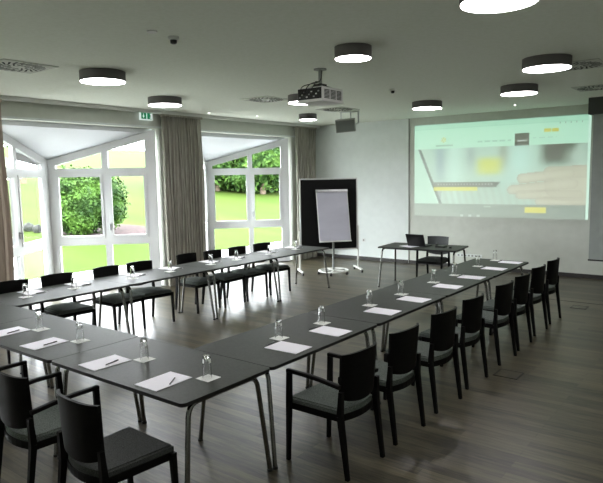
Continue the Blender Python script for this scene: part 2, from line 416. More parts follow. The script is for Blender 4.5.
for i, (px, D, s) in enumerate(((19, 20.3, .15), (28, 20.6, .17), (37, 20.3, .16))):
    d = out_dir(px); c = Vector((CAM.x, CAM.y, 0)) + d * D; c.z = gz(c.x, c.y)
    bm = B(); b2 = bmesh.new(); bmesh.ops.create_icosphere(b2, subdivisions=3, radius=1); rr = random.Random(i)
    for v in b2.verts:
        q = 1 + .15 * math.sin(v.co.x * 4 + i) * math.cos(v.co.y * 5 + i) + rr.uniform(-.03, .03); v.co = Vector((v.co.x * s * q, v.co.y * s * q * .8, v.co.z * s * .9 * q + s * .7))
    join(bm, b2); o = obj('boulder', bm, 'stone'); o.location = c; o.rotation_euler.z = i
    tag(o, ('left', 'middle', 'right')[i] + ' one of three grey boulders on the lawn outside the leftmost window', 'rock', 'boulders on the lawn')

# ------------------------------------------------------------------ curtains
def curtain(y0, y1, label, m, folds, seed, x=XW + .13, flare=0.0):
    root = empty('curtain', (x, (y0 + y1) / 2, 0)); bm = B(); rnd = random.Random(seed)
    n = folds * 10; W = y1 - y0; rows = 14; ph = [rnd.uniform(-.5, .5) for _ in range(folds + 1)]
    V = []
    for j in range(rows + 1):
        z = .015 + (H - .07 - .015) * j / rows; row = []
        for i in range(n + 1):
            t = i / n; f = t * folds; k = int(min(f, folds - 1)); a = 2 * PI * f + ph[k] * .0
            amp = .038 * (1 + .35 * math.sin(k * 2.3 + seed)) * (1.0 if j < rows - 1 else .6)
            wob = .012 * math.sin(j * .5 + k * 1.7 + seed)
            yy = -W / 2 + W * t + wob + .016 * math.sin(a * 2 + seed)
            row.append(((math.sin(a) * amp + .012 * math.sin(j * .35 + k)), yy, z))
        V.append(row)
    th = .004
    fr = [[bm.verts.new((a + th, b, c)) for a, b, c in r] for r in V]; bk = [[bm.verts.new((a - th, b, c)) for a, b, c in r] for r in V]
    for S in (fr, bk):
        for j in range(rows):
            for i in range(n): bm.faces.new((S[j][i], S[j][i + 1], S[j + 1][i + 1], S[j + 1][i]))
    for j in range(rows):
        for i in (0, n): bm.faces.new((fr[j][i], fr[j + 1][i], bk[j + 1][i], bk[j][i]))
    for j in (0, rows):
        for i in range(n): bm.faces.new((fr[j][i], fr[j][i + 1], bk[j][i + 1], bk[j][i]))
    obj('curtain_cloth', bm, m, root, smooth=True)
    bm = B(); box(bm, -.045, .05, -W / 2, W / 2, H - .10, H - .062); obj('heading_band', bm, m, root)
    return tag(root, label, 'curtain', 'floor length curtains by the windows')
curtain(1.05, 2.08, 'pale sand curtain at the left edge, before the leftmost window', 'curtain_pale', 7, 1)
curtain(4.98, 5.96, 'taupe pleated curtain on the pier between the two window bays', 'curtain', 13, 2)
curtain(8.97, 9.76, 'taupe pleated curtain in the far corner beside the black pinboard', 'curtain', 10, 3)
bm = B(); box(bm, XW + .10, XW + .16, YF + .1, YB - .05, H - .06, H); tag(obj('curtain_rail', bm, 'white_pl'), 'slim white curtain rail along the ceiling edge over the window bays', 'curtain rail')

# ------------------------------------------------------------------ tables
def make_table():
    """local: x 0..TL long axis, y 0..TW"""
    root = empty('conference_table'); bm = B(); g_ = .003
    prism(bm, rrect(g_, TL - g_, g_, TW - g_, .035), .716, .7395)
    top = obj('tabletop', bm, ['table', 'table_edge'], root)
    for p in top.data.polygons:
        if p.normal.z < .5: p.material_index = 1
    for x, e in ((.062, 1), (TL - .062, -1)):
        bm = B(); s = .012 * e
        path = arc_path([(x - s * 3, -.0, .006), (x, .10, .695), (x, TW - .10, .695), (x - s * 3, TW - .0, .006)], .075, 6)
        # keep the feet just inside the plan of the table
        for q in path: q.y = min(max(q.y, .02), TW - .02)
        tube(bm, path, .0165, 12); f = obj('leg_frame', bm, 'chrome', root, smooth=True)
        for y in (.02, TW - .02):
            bm = B(); lathe(bm, [(0, 0), (.02, 0), (.02, .018), (.0, .018)], 12, (x - s * 3, y, 0)); obj('foot_glide', bm, 'dark_pl', f)
    bm = B()
    for y in (.16, TW - .16): box(bm, .08, TL - .08, y - .015, y + .015, .69, .7155)
    obj('under_frame', bm, 'dark_pl', root)
    return root
T0 = make_table()
X3 = -(2 * TW + TG)
tabs = []
for i in range(3): tabs.append((-(i + 1) * TL, 0, 0, ['dark grey table at the near corner of the U, longest side towards the camera', 'dark grey middle table of the near crosswise row', 'dark grey table at the left frame edge end of the near crosswise row'][i], 'tables of the near crosswise row'))
for i in range(4): tabs.append((0, TW + i * TL, PI / 2, ORD[i] + ' dark grey table of the right-hand row, counted from the near corner', 'tables of the right-hand row'))
for i in range(4): tabs.append((X3 + TW, TW + i * TL, PI / 2, ORD[i] + ' dark grey table of the window-side row, counted from the left frame edge', 'tables of the window-side row'))
for i, (x, y, r, lab, grp) in enumerate(tabs):
    o = T0 if i == 0 else copy_tree(T0)
    o.location = (x, y, 0); o.rotation_euler = (0, 0, r); tag(o, lab, 'table', grp)
# presenter's desk
o = copy_tree(T0); a = math.radians(5.6); o.rotation_euler = (0, 0, a); o.location = (-2.83, 7.05, 0)
tag(o, "presenter's dark grey desk standing alone before the white back wall, laptop on top", 'table')
DESK = o.location.copy(); DA = a

# ------------------------------------------------------------------ chairs
def make_chair(arms=True, seat='cushion', shell='black_wood'):
    """faces +y; z up; back feet at y=-.24"""
    root = empty('armchair' if arms else 'side_chair')
    # seat frame (curved rear)
    def outline(w0, w1, y0, y1, bow, n=8):
        pts = [(w1, y1), (-w1, y1)]
        for k in range(n + 1):
            t = -1 + 2 * k / n; pts.append((t * w0, y0 - bow * (1 - t * t)))
        return pts
    bm = B(); prism(bm, outline(.205, .228, -.19, .245, .045), .385, .43); obj('seat_frame', bm, 'black_wood', root)
    bm = B(); b2 = bmesh.new(); prism(b2, outline(.196, .222, -.185, .252, .042), .431, .470)
    bmesh.ops.bevel(b2, geom=[e for e in b2.edges if abs(e.verts[0].co.z - e.verts[1].co.z) < .001 and e.verts[0].co.z > .45], offset=.012, segments=3, affect='EDGES')
    join(bm, b2); obj('seat', bm, seat, root)
    for s in (-1, 1):
        bm = B(); zt = .655 if arms else .43
        bar(bm, (s * .236, .250, 0), (s * .236, .232, .43), .024, .026, .032, .036)
        if arms: bar(bm, (s * .236, .232, .43), (s * .236, .226, zt), .032, .036, .030, .034)
        obj('leg', bm, 'black_wood', root)
        bm = B()
        bar(bm, (s * .215, -.262, 0), (s * .214, -.205, .43), .026, .026, .034, .040)
        bar(bm, (s * .214, -.205, .43), (s * .212, -.214, .60), .034, .040, .028, .028)
        obj('leg', bm, 'black_wood', root)
        if arms:
            bm = B()
            sweep(bm, arc_path([(s * .236, .242, .668), (s * .238, 0, .668), (s * .222, -.21, .635)], .1, 4), rrect(-.018, .018, -.013, .013, .006, 2), (0, 0, 1))
            obj('armrest', bm, 'black_wood', root, smooth=True)
    # backrest shell: bowed round the sitter, tilted back, lower edge arched
    bm = B(); nx, nz = 14, 8; F_, K_ = [], []
    for j in range(nz + 1):
        rf, rk = [], []
        for i in range(nx + 1):
            t = -1 + 2 * i / nx; v = j / nz
            zlo = .505 + .035 * abs(t) ** 2; zhi = .852 + .004 * (1 - t * t)
            z = zlo + (zhi - zlo) * v
            w = .197 + .010 * v
            y = -.240 - .022 * ((z - .52) / .35) + .030 * t * t + .022 * t ** 6
            for lst, off in ((rf, .009), (rk, -.009)): lst.append(bm.verts.new((t * w, y + off, z)))
        F_.append(rf); K_.append(rk)
    for S in (F_, K_):
        for j in range(nz):
            for i in range(nx): bm.faces.new((S[j][i], S[j][i + 1], S[j + 1][i + 1], S[j + 1][i]))
    for j in range(nz):
        for i in (0, nx): bm.faces.new((F_[j][i], F_[j + 1][i], K_[j + 1][i], K_[j][i]))
    for i in range(nx):
        for j in (0, nz): bm.faces.new((F_[j][i], F_[j][i + 1], K_[j][i + 1], K_[j][i]))
    obj('backrest', bm, shell, root, smooth=True)
    return root
AC = make_chair(True); AL = make_chair(False, 'cushion'); used = []
def put_chair(x, y, rz, label, group, src=None):
    src = src or AC
    if src not in used: o = src; used.append(src)
    else: o = copy_tree(src)
    o.location = (x, y, 0); o.rotation_euler = (0, 0, rz); tag(o, label, 'chair', group)
RY = [1.21, 1.865, 2.60, 3.29, 4.15, 4.78, 5.51, 6.22]
for i, y in enumerate(RY):
    put_chair(.235 + (0, .005, .01, 0, .01, 0, -.02, -.03)[i], y, PI / 2 - math.radians((3, 3, 5, 4, 4, 2, 4, 3)[i]), ORD[i] + (' black chair without armrests' if i else ' black armchair') + ' along the right-hand tables, counted from the camera end', 'chairs of the right-hand row', AL if i else AC)
LY = [1.20, 1.80, 2.54, 3.06, 4.03, 4.54, 5.10, 5.72]
for i, y in enumerate(LY):
    put_chair(-4.22 - (.06 if i == 4 else 0), y - .02, -PI / 2 + math.radians((-6, -4, 3, -6, 2, 3, -2, -6)[i]), ORD[i] + ' black armless chair on the window side, counted from the left frame edge', 'chairs of the window-side row', AL)
put_chair(-1.085, -.235, math.radians(-1), 'black armchair in the lower left foreground with both armrests showing', 'armchairs at the near crosswise row')
put_chair(-2.02, -.24, 0, 'black armchair mostly cut off by the left frame edge, nearest row', 'armchairs at the near crosswise row')
SC = make_chair(False, 'cushion_dark'); SC.location = (-.335, -.235, 0); SC.rotation_euler = (0, 0, math.radians(-2))
for ch in kids(SC):
    if ch.name.startswith('seat') and 'frame' not in ch.name: ch['label'] = 'dark charcoal upholstered seat'
tag(SC, 'black chair without armrests in front of the near table corner, nearest the camera', 'chair')
o = make_chair(True, 'cushion_dark', 'chair_shell_grey'); o.location = (-2.16, 8.0, 0); o.rotation_euler = (0, 0, PI + math.radians(4))
tag(o, "black armchair with grey backrest behind the presenter's desk", 'chair')

# ------------------------------------------------------------------ place settings: notepad, pen, coaster, glass
TZ = .7395
bm = B(); box(bm, -.105, .105, -.1485, .1485, 0, .004); PAD = obj('notepad', bm, 'paper')
bm = B(); box(bm, -.058, .058, -.058, .058, 0, .0025, .0008); COA = obj('coaster', bm, 'coaster')
PEN = empty('pen'); bm = B(); tube(bm, [(0, -.065, .0045), (0, .05, .0045)], .0045, 8); tube(bm, [(0, -.065, .0045), (0, -.074, .0045)], .0040, 8, .001); obj('barrel', bm, 'pen', PEN, smooth=True)
bm = B(); bar(bm, (0, .045, .010), (0, .012, .0105), .003, .0015); obj('clip', bm, 'steel', PEN)
GLS = empty('water_glass')
bm = B(); r0, r1, h_ = .0305, .0235, .152     # upside down tumbler: rim on the coaster, thick base on top
lathe(bm, [(r0, 0), (r0 + .0002, .01), (r1 + .001, h_ - .004), (r1 - .003, h_), (0, h_), ], 28)
bm2 = bmesh.new(); lathe(bm2, [(r0 - .0022, 0), (r1 - .0022, h_ - .016), (r1 - .006, h_ - .020), (0, h_ - .020)], 28); join(bm, bm2)
# join the rims
bm.verts.ensure_lookup_table()
lo = [v for v in bm.verts if abs(v.co.z) < 1e-6]; ro = sorted([v for v in lo if v.co.xy.length > r0 - .001], key=lambda v: math.atan2(v.co.y, v.co.x)); ri = sorted([v for v in lo if v.co.xy.length <= r0 - .001], key=lambda v: math.atan2(v.co.y, v.co.x))
for i in range(len(ro)):
    j = (i + 1) % len(ro); bm.faces.new((ro[i], ro[j], ri[j], ri[i]))
obj('glass_body', bm, 'glass', GLS, smooth=True)
bm = B()
for k in range(3):          # small printed band near the base of the glass
    for i in range(5):
        a0 = 2 * PI * (k / 3) + i * .17; z0, z1 = h_ - .050, h_ - .024
        f = lambda z: r0 + (r1 - r0) * (z / h_) + .0012
        bm.faces.new([bm.verts.new((f(z) * math.cos(a), f(z) * math.sin(a), z)) for a, z in ((a0, z0), (a0 + .17, z0), (a0 + .17, z1), (a0, z1))]) if not (k == 0 and i == 2) else None
obj('printed_mark', bm, 'logo', GLS)
first = {'notepad': 1, 'coaster': 1, 'pen': 1, 'water_glass': 1}
def put(proto, x, y, z, rz, label, cat, group):
    if first.get(proto.name): first[proto.name] = 0; o = proto
    else: o = copy_tree(proto)
    o.location = (x, y, z); o.rotation_euler = (0, 0, rz); tag(o, label, cat, group)
def setting(px, py, prz, cx, cy_, where, grp, penpos=None, r=0, pr=None):
    put(PAD, px, py, TZ, prz, 'white notepad ' + where, 'notepad', 'notepads ' + grp)
    put(COA, cx, cy_, TZ, r, 'square white coaster ' + where, 'coaster', 'coasters ' + grp)
    put(GLS, cx + random.uniform(-.006, .006), cy_ + random.uniform(-.006, .006), TZ + .0025, random.uniform(0, 6), 'upturned drinking glass on the coaster ' + where, 'glass', 'glasses ' + grp)
    a, q = penpos
    put(PEN, a, q, TZ + .004, prz + random.uniform(-.25, .25) + .1 if pr is None else pr, 'dark pen on the notepad ' + where, 'pen', 'pens ' + grp)
RP = [1.235, 1.80, 2.67, 3.32, 4.17, 4.89, 5.69, 6.37]; RC = [(-.435, 1.40), (-.43, 1.985), (-.45, 2.835), (-.445, 3.49), (-.46, 4.33), (-.45, 4.94), (-.475, 5.79), (-.47, 6.47)]
for i in range(8):
    setting(-.21, RP[i], PI / 2 + math.radians((2, -1, 1, -2, 1, 2, -1, 0)[i]), RC[i][0], RC[i][1], 'on the right-hand tables, %s from the near corner' % ORD[i], 'on the right-hand tables', (-.372, RP[i] - .01), pr=(.1, -.05, .15, -.1, .05, .12, 0, -.08)[i])
for i, (x, cx, w) in enumerate(((-.405, -.212, 'at the near table corner, rightmost of its row'), (-1.06, -.885, 'second from the near table corner in the crosswise row'), (-1.90, -1.725, 'third from the near table corner in the crosswise row'), (-2.52, -2.36, 'at the left frame edge of the near row'))):
    setting(x, .197 + i * .012, math.radians((1, -2, 3, 1)[i]), cx, .405 + i * .012, w, 'on the near crosswise row', (x + .055, .225 + i * .012), pr=(.60, .20, .1, .2)[i])
LC = [1.11, 1.705, 2.543, 3.18, 3.96, 4.52, 5.32, 6.03]
for i in range(8):
    setting(-4.12, LC[i] + .19, -PI / 2 + math.radians((3, -3, 1, 2, -2, 1, 3, 0)[i]), -3.90, LC[i], 'on the window-side tables, %s from the left frame edge' % ORD[i], 'on the window-side tables', (-3.965, LC[i] + .22), pr=(.1, -.05, .15, -.1, .05, .12, 0, -.08)[i])

# ------------------------------------------------------------------ ceiling lamps
def lamp(r, h):
    root = empty('ceiling_lamp')
    bm = B(); lathe(bm, [(0, 0), (r, 0), (r, -h), (r - .008, -h), (r - .008, -h + .012), (0, -h + .012)], 48); obj('lamp_rim', bm, 'lamp_body', root, smooth=True)
    bm = B(); lathe(bm, [(0, -h + .0115), (r - .0085, -h + .0115), (r - .0085, -h - .003), (r - .03, -h - .006), (0, -h - .007)], 48); obj('diffuser', bm, 'lamp_glow', root, smooth=True)
    return root
big, small = lamp(.255, .112), lamp(.18, .112)
LP = [(1.134, 1.873, 0, 'large round ceiling lamp cut off by the top edge of the picture'), (.661, 4.748, 0, 'large round ceiling lamp just left of the right-hand swirl vents'),
      (-.228, 6.638, 0, 'large round ceiling lamp above the right half of the projected picture'), (-2.027, 7.394, 0, 'large round ceiling lamp above the left end of the projected picture'),
      (-.611, 2.813, 1, 'small round ceiling lamp in the middle, right of the projector'), (-3.039, 5.23, 0, 'round ceiling lamp partly hidden behind the projector'),
      (-4.675, 7.492, 1, 'small round ceiling lamp farthest back, near the corner curtain'), (-4.742, 3.916, 0, 'round ceiling lamp beside the green exit sign'),
      (-3.483, 1.974, 0, 'round ceiling lamp right of the leftmost swirl vent'),
      (-.9, -.9, 0, 'added unseen round ceiling lamp over the near chairs'), (1.9, -.5, 0, 'added unseen round ceiling lamp beside the camera'), (-3.3, -1.0, 0, 'added unseen round ceiling lamp on the near window side')]  # last three lamps are added out of view to brighten near tables and floor
seen = set()
for x, y, s, lab in LP:
    o = small if s else big
    if s in seen: o = copy_tree(o)
    seen.add(s); o.location = (x, y, H); tag(o, lab, 'ceiling lamp', 'round ceiling lamps')

# ------------------------------------------------------------------ swirl vents
def vent():
    root = empty('swirl_vent'); bm = B(); box(bm, -.3, .3, -.3, .3, -.008, 0, .002); obj('vent_plate', bm, 'vent', root)
    bm = B()
    for ring, (ra, rb, n, tw) in enumerate(((.075, .155, 12, .35), (.165, .275, 24, .30))):
        for k in range(n):
            a = 2 * PI * k / n; hw = .0105 if ring == 0 else .0125
            p0 = Vector((ra * math.cos(a), ra * math.sin(a), -.0095)); p1 = Vector((rb * math.cos(a + tw), rb * math.sin(a + tw), -.0095)); dd = (p1 - p0).normalized(); n_ = Vector((-dd.y, dd.x, 0)) * hw
            lo = [bm.verts.new(q) for q in (p0 + n_ * .6, p0 - n_ * .6, p1 - n_, p1 + n_)]; hi = [bm.verts.new(v.co + Vector((0, 0, .002))) for v in lo]
            bm.faces.new(lo); bm.faces.new(hi)
            for i in range(4): bm.faces.new((lo[i], lo[(i + 1) % 4], hi[(i + 1) % 4], hi[i]))
    obj('swirl_slots', bm, 'vent_dark', root); bm = B()
    lathe(bm, [(0, -.013), (.03, -.013), (.035, -.008), (0, -.008)], 20); obj('centre_cap', bm, 'vent', root)
    return root
V0 = vent()
for i, (x, y, lab) in enumerate(((-3.84, 1.17, 'square swirl air vent in the ceiling at the left frame edge'), (-3.75, 5.15, 'square swirl air vent in the ceiling left of the projector'), (-3.75, 7.20, 'square swirl air vent in the ceiling above the wall speaker'), (.80, 5.45, 'swirl air vent in the ceiling touching the right-hand large lamp'), (.60, 7.65, 'swirl air vent in the ceiling above the dark screen housing'))):
    o = V0 if i == 0 else copy_tree(V0); o.location = (x, y, H); tag(o, lab, 'vent', 'swirl ceiling vents')

# smoke detectors and small fittings
def detector(lab, x, y, r=.05):
    root = empty('smoke_detector', (x, y, H)); bm = B(); lathe(bm, [(0, 0), (r, 0), (r, -.018), (r * .8, -.028), (0, -.028)], 24); obj('base', bm, 'white_pl', root, smooth=True)
    bm = B(); lathe(bm, [(0, -.028), (r * .6, -.028), (r * .55, -.055), (r * .3, -.062), (0, -.062)], 20); obj('sensor', bm, 'dark_pl', root, smooth=True); tag(root, lab, 'smoke detector', 'smoke detectors')
detector('smoke detector with dark sensor near the top left of the ceiling', -1.57, 1.40)
detector('smoke detector with dark sensor right of the projector', -1.709, 5.60, .045)
bm = B(); lathe(bm, [(0, 0), (.045, 0), (.042, -.012), (0, -.014)], 24); o = obj('ceiling_cover', bm, 'white_pl'); o.location = (-1.541, 1.145, H); tag(o, 'flat white round ceiling cover beside the left smoke detector', 'ceiling cover')
bm = B(); lathe(bm, [(0, 0), (.013, 0), (.011, -.008), (0, -.009)], 16); SP = obj('spot_light', bm, 'spot')
for i, (x, y, lab) in enumerate(((-5.846, 5.899, 'tiny glowing ceiling spot right above the pier curtain'), (-5.6, 7.002, 'tiny glowing ceiling spot over the farther window bay'), (-1.061, 9.057, 'tiny glowing ceiling spot above the middle of the projected picture'), (-2.335, 8.646, 'tiny glowing ceiling spot beside the lamp at the picture left end'))):
    o = SP if i == 0 else copy_tree(SP); o.location = (x, y, H); tag(o, lab, 'spot light', 'tiny ceiling spots')

# ------------------------------------------------------------------ exit sign on the header
root = empty('exit_sign', (XW + .0, 4.70, 0)); y0, y1, z0, z1 = -.135, .135, 3.085, 3.235
bm = B(); box(bm, .04, .075, y0, y1, z0, z1, .004); obj('sign_box', bm, 'sign_white', root)
bm = B(); box(bm, .0, .075, y0 - .005, y1 + .005, z1, z1 + .022); obj('sign_housing', bm, 'dark_pl', root)
bm = B(); box(bm, 0, .04, -.05, .05, z0 + .03, z1); obj('bracket', bm, 'grey_pl', root)
bm = B(); box(bm, .075, .0775, y0 + .022, -.005, z0 + .02, z1 - .02); obj('green_field', bm, 'green', root)
bm = B(); box(bm, .075, .0775, .018, y1 - .022, z0 + .02, z1 - .02); obj('green_field', bm, 'green', root)
bm = B(); zc = (z0 + z1) / 2
R90 = Matrix(((0, 0, 1, 0), (1, 0, 0, 0), (0, 1, 0, 0), (0, 0, 0, 1)))   # xy poly -> yz plane
prism(bm, [(-.066 - .007, zc + .04), (-.066 - .007, zc), (-.066 - .025, zc), (-.066, zc - .04), (-.066 + .025, zc), (-.066 + .007, zc), (-.066 + .007, zc + .04)], .0775, .079, R90)
obj('arrow', bm, 'sign_white', root, label='white arrow pointing down')
bm = B(); prism(bm, [(.075, zc - .045), (.118, zc - .045), (.118, zc + .045), (.075, zc + .045)], .0775, .079, R90); obj('door_symbol', bm, 'sign_white', root)
bm = B()
for poly in ([(.060, zc + .022), (.074, zc + .024), (.082, zc + .004), (.070, zc + .0)], [(.070, zc + .0), (.082, zc + .004), (.096, zc - .020), (.088, zc - .026)], [(.070, zc), (.080, zc), (.066, zc - .036), (.056, zc - .034)], [(.072, zc + .022), (.096, zc + .012), (.096, zc + .004), (.074, zc + .014)], [(.042, zc + .012), (.062, zc + .024), (.064, zc + .016), (.046, zc + .004)]):
    prism(bm, poly, .079, .080, R90)
prism(bm, [(.070 + .008 * math.cos(t * PI / 4), zc + .034 + .008 * math.sin(t * PI / 4)) for t in range(8)], .079, .080, R90)
obj('running_figure', bm, 'green', root)
tag(root, 'green and white emergency exit sign on the beam above the nearer window bay', 'exit sign')

# ------------------------------------------------------------------ projector
root = empty('projector', (-1.54, 3.56, 0))
z0, z1 = 2.875, 3.04
bm = B(); box(bm, -.175, .175, -.21, .21, z0 + .012, z1, .012); obj('housing', bm, 'white_pl', root)
bm = B(); box(bm, -.185, .185, -.22, .22, z0, z0 + .018, .008); obj('bottom_plate', bm, 'white_pl', root)
for q0, q1 in ((-.17, -.07), (-.045, .055), (.08, .17)):
    bm = B()
    for k in range(7): box(bm, .174, .179, q0, q1, z0 + .035 + k * .015, z0 + .044 + k * .015)
    obj('side_grille', bm, 'dark_pl', root)
bm = B(); box(bm, -.165, .165, -.216, -.209, z0 + .03, z1 - .012); cp_ = obj('connector_panel', bm, 'dark_pl', root)
for k in range(9):
    bm = B(); x_ = -.145 + k * .033; zz = z0 + .05 + (k % 3) * .028; box(bm, x_, x_ + .02, -.222, -.2155, zz, zz + .014); obj('socket', bm, 'white_pl' if k % 2 else 'steel', cp_)
bm = B(); b2 = bmesh.new(); lathe(b2, [(0, 0), (.045, 0), (.045, .04), (.038, .045), (.034, .03), (0, .028)], 24)
bmesh.ops.transform(b2, matrix=Matrix.Translation((-.05, .205, z0 + .08)) @ Matrix.Rotation(-PI / 2, 4, 'X'), verts=b2.verts); join(bm, b2); obj('lens', bm, 'dark_pl', root, smooth=True)
bm = B(); tube(bm, [(0, 0, z1 + .04), (0, 0, H - .012)], .022, 14); lathe(bm, [(0, -.014), (.075, -.014), (.075, 0), (0, 0)], 24, (0, 0, H)); obj('mount_pole', bm, 'grey_pl', root, smooth=True)
bm = B(); box(bm, -.05, .05, -.06, .06, z1 + .03, z1 + .055)
for sx in (-1, 1):
    for sy_ in (-1, 1): bar(bm, (sx * .03, sy_ * .03, z1 + .04), (sx * .13, sy_ * .14, z1 - .002), .018, .008)
obj('mount_bracket', bm, 'dark_pl', root)
rr = random.Random(4)
for k in range(3):
    bm = B(); xs_ = -.12 + k * .08; pts = [(xs_, -.218, z0 + .09), (xs_ + .01, -.26 - .01 * k, z0 + .10), (xs_ + .04, -.24, z1 + .01), (xs_ * .5, -.12, z1 + .05 + .01 * k), (.01, -.02, z1 + .09), (.024 * math.cos(k), .024 * math.sin(k), H - .02)]
    sm = []
    for i in range(len(pts) - 1):
        for t in range(4): 
            p = [Vector(pts[max(i - 1, 0)]), Vector(pts[i]), Vector(pts[i + 1]), Vector(pts[min(i + 2, len(pts) - 1)])]; u_ = t / 4
            sm.append(.5 * ((2 * p[1]) + (p[2] - p[0]) * u_ + (2 * p[0] - 5 * p[1] + 4 * p[2] - p[3]) * u_ ** 2 + (3 * p[1] - p[0] - 3 * p[2] + p[3]) * u_ ** 3))
    sm.append(Vector(pts[-1])); tube(bm, sm, .005, 6); obj('cable', bm, 'dark_pl', root, smooth=True)
tag(root, 'white ceiling projector with dark cables hanging above the middle of the room', 'projector')

# wall speaker hanging from the ceiling
root = empty('loudspeaker', (-3.88, 7.66, 0), math.radians(30))
bm = B(); prism(bm, rrect(-.19, .19, -.09, .09, .02), 2.885, 3.125, Matrix.Translation((0, 0, 3.0)) @ Matrix.Rotation(math.radians(12), 4, 'X') @ Matrix.Rotation(math.radians(-4), 4, 'Y') @ Matrix.Translation((0, 0, -3.0))); obj('cabinet', bm, 'grey_pl', root)
bm = B(); box(bm, -.175, .175, -.097, -.091, 2.90, 3.11, .002, Matrix.Translation((0, 0, 3.0)) @ Matrix.Rotation(math.radians(12), 4, 'X') @ Matrix.Rotation(math.radians(-4), 4, 'Y') @ Matrix.Translation((0, 0, -3.0))); obj('front_grille', bm, 'grille', root)
bm = B()
for x in (-.09, .10): bar(bm, (x, .05, 3.08), (x, .05, H), .022, .012)
box(bm, -.12, .27, .02, .08, H - .012, H); bar(bm, (.25, .05, H), (.25, .05, 3.04), .03, .02); bar(bm, (.25, .05, 3.05), (.17, .05, 3.0), .03, .02)
obj('ceiling_bracket', bm, 'alu', root)
tag(root, 'grey loudspeaker on a metal bracket hanging from the ceiling near the back wall', 'loudspeaker')

# ------------------------------------------------------------------ projected picture on the back wall
import colorsys
def sm(a, b, x):
    t = max(0, min(1, (x - a) / (b - a))); return t * t * (3 - 2 * t)
def mixc(a, b, t): return tuple(a[i] * (1 - t) + b[i] * t for i in range(3))
def lin(c): return tuple(((v / 255) / 12.92 if v <= 10 else ((v / 255 + .055) / 1.055) ** 2.4) for v in c)
def seg_d(px, py, ax, ay, bx, by):
    vx, vy = bx - ax, by - ay; t = max(0, min(1, ((px - ax) * vx + (py - ay) * vy) / (vx * vx + vy * vy))); return math.hypot(px - ax - vx * t, py - ay - vy * t), t
def hero(u, v):
    """u 0..1 left to right, v 0..1 top to bottom: blurred photo of a hand beside a tilted notebook"""
    y = v * .324
    c = (192, 222, 203)
    c = mixc(c, (205, 240, 222), math.exp(-((u - .26) / .05) ** 2) * .8)
    c = mixc(c, (166, 190, 188), math.exp(-((u - .17) / .035) ** 2 - ((v - .2) / .4) ** 2) * .8)
    c = mixc(c, (170, 190, 182), math.exp(-((u - .36) / .03) ** 2 - ((v - .1) / .25) ** 2) * .7)
    c = mixc(c, (200, 238, 222), math.exp(-((u - .64) / .07) ** 2 - ((v - .25) / .4) ** 2) * .9)
    c = mixc(c, (176, 190, 172), math.exp(-((u - .55) / .03) ** 2 - ((v - .1) / .3) ** 2) * .7)
    c = mixc(c, (134, 146, 132), sm(.72, .80, u) * (1 - sm(.20, .42, v)) * (1 - sm(.90, .96, u) * .8))
    c = mixc(c, (200, 226, 208), math.exp(-((u - .93) / .05) ** 2 - ((v - .2) / .15) ** 2) * .8)
    c = mixc(c, (216, 228, 130), math.exp(-((u - .47) / .075) ** 4 - ((v - .33) / .15) ** 4) * .8)
    if v > .62: c = mixc(c, (184, 206, 188), .5 + .5 * math.sin(u * 150 - v * 12) * .5)
    c = mixc(c, (190, 225, 208), math.exp(-((u - .57) / .05) ** 2 - ((v - .62) / .2) ** 2) * .7)
    e = .03 + v * .14
    if u < e: c = mixc((196, 232, 210), c, .1)
    if e - .006 < u < e + .014: c = (150, 164, 154)
    if e + .014 < u < .17 + .05 * (1 - v) and v > .6: c = mixc(c, (170, 188, 180), .7)
    if .13 < u < .54 - (v - .6) * .3 and .60 < v < .70: c = (148, 160, 148)
    if .15 < u < .50 and .63 < v < .665 and int(u * 110) % 2: c = (186, 198, 186)
    hand = None
    for ax, ay, bx, by, r in ((1.0, .22, .86, .215, .085), (.98, .145, .80, .150, .032), (.90, .155, .655, .180, .027), (.92, .21, .60, .242, .026), (.95, .27, .645, .270, .024), (1.0, .30, .75, .305, .022)):
        d, t = seg_d(u, y, ax, ay, bx, by)
        if d < r:
            k = 1 - (d / r) ** 2; q = mixc((182, 184, 164), (208, 213, 190), k ** .6); hand = q if hand is None else mixc(hand, q, .6)
    if hand: c = mixc(c, hand, .88)
    return c
GX, GY = 220, 124
def page(u, v):
    if v < .010: return (168, 208, 186)
    if u > .987: return (214, 248, 228)
    if v < .27:
        c = (199, 242, 216)
        if v < .05: c = (190, 234, 208)
        if .050 < v < .057: c = (176, 224, 198)
        if .085 < v < .092 and u < .22: c = (178, 224, 200)
        if .14 < u < .25 and abs(v - .232) < .006: c = (176, 206, 186)
        if math.hypot(u - .19, (v - .175) * .55) < .016 and int(math.atan2(v - .175, u - .19) * 3) % 2 == 0: c = (212, 218, 140)
        if .40 < u < .59 and abs(v - .21) < .005 and int(u * 70) % 3: c = (172, 212, 190)
        if .71 < u < .83 and abs(v - .20) < .005 and int(u * 70) % 3: c = (172, 212, 190)
        if .84 < u < .975 and abs(v - .065) < .009 and int(u * 220) % 6 == 0: c = (120, 158, 138)
        return c
    if v < .862: return hero(u, (v - .27) / .592)
    c = (160, 178, 163)
    if abs(v - .985) < .012 and (.27 < u < .43) and int(u * 60) % 3 == 0: c = (200, 218, 206)
    if abs(v - .975) < .006 and .0 < u < .06 and int(u * 160) % 2: c = (178, 194, 180)
    if abs(v - .885) < .008 and .44 < u < .48: c = (186, 208, 190)
    return c
root = empty('projected_picture', (0, YB, 0))  # projector's light is put into emissive colour on thin sheets before the wall
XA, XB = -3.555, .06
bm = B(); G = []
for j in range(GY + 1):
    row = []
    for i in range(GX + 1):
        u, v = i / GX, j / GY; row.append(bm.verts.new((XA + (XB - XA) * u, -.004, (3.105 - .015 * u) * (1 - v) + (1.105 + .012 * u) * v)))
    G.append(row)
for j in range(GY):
    for i in range(GX): bm.faces.new((G[j][i], G[j + 1][i], G[j + 1][i + 1], G[j][i + 1]))
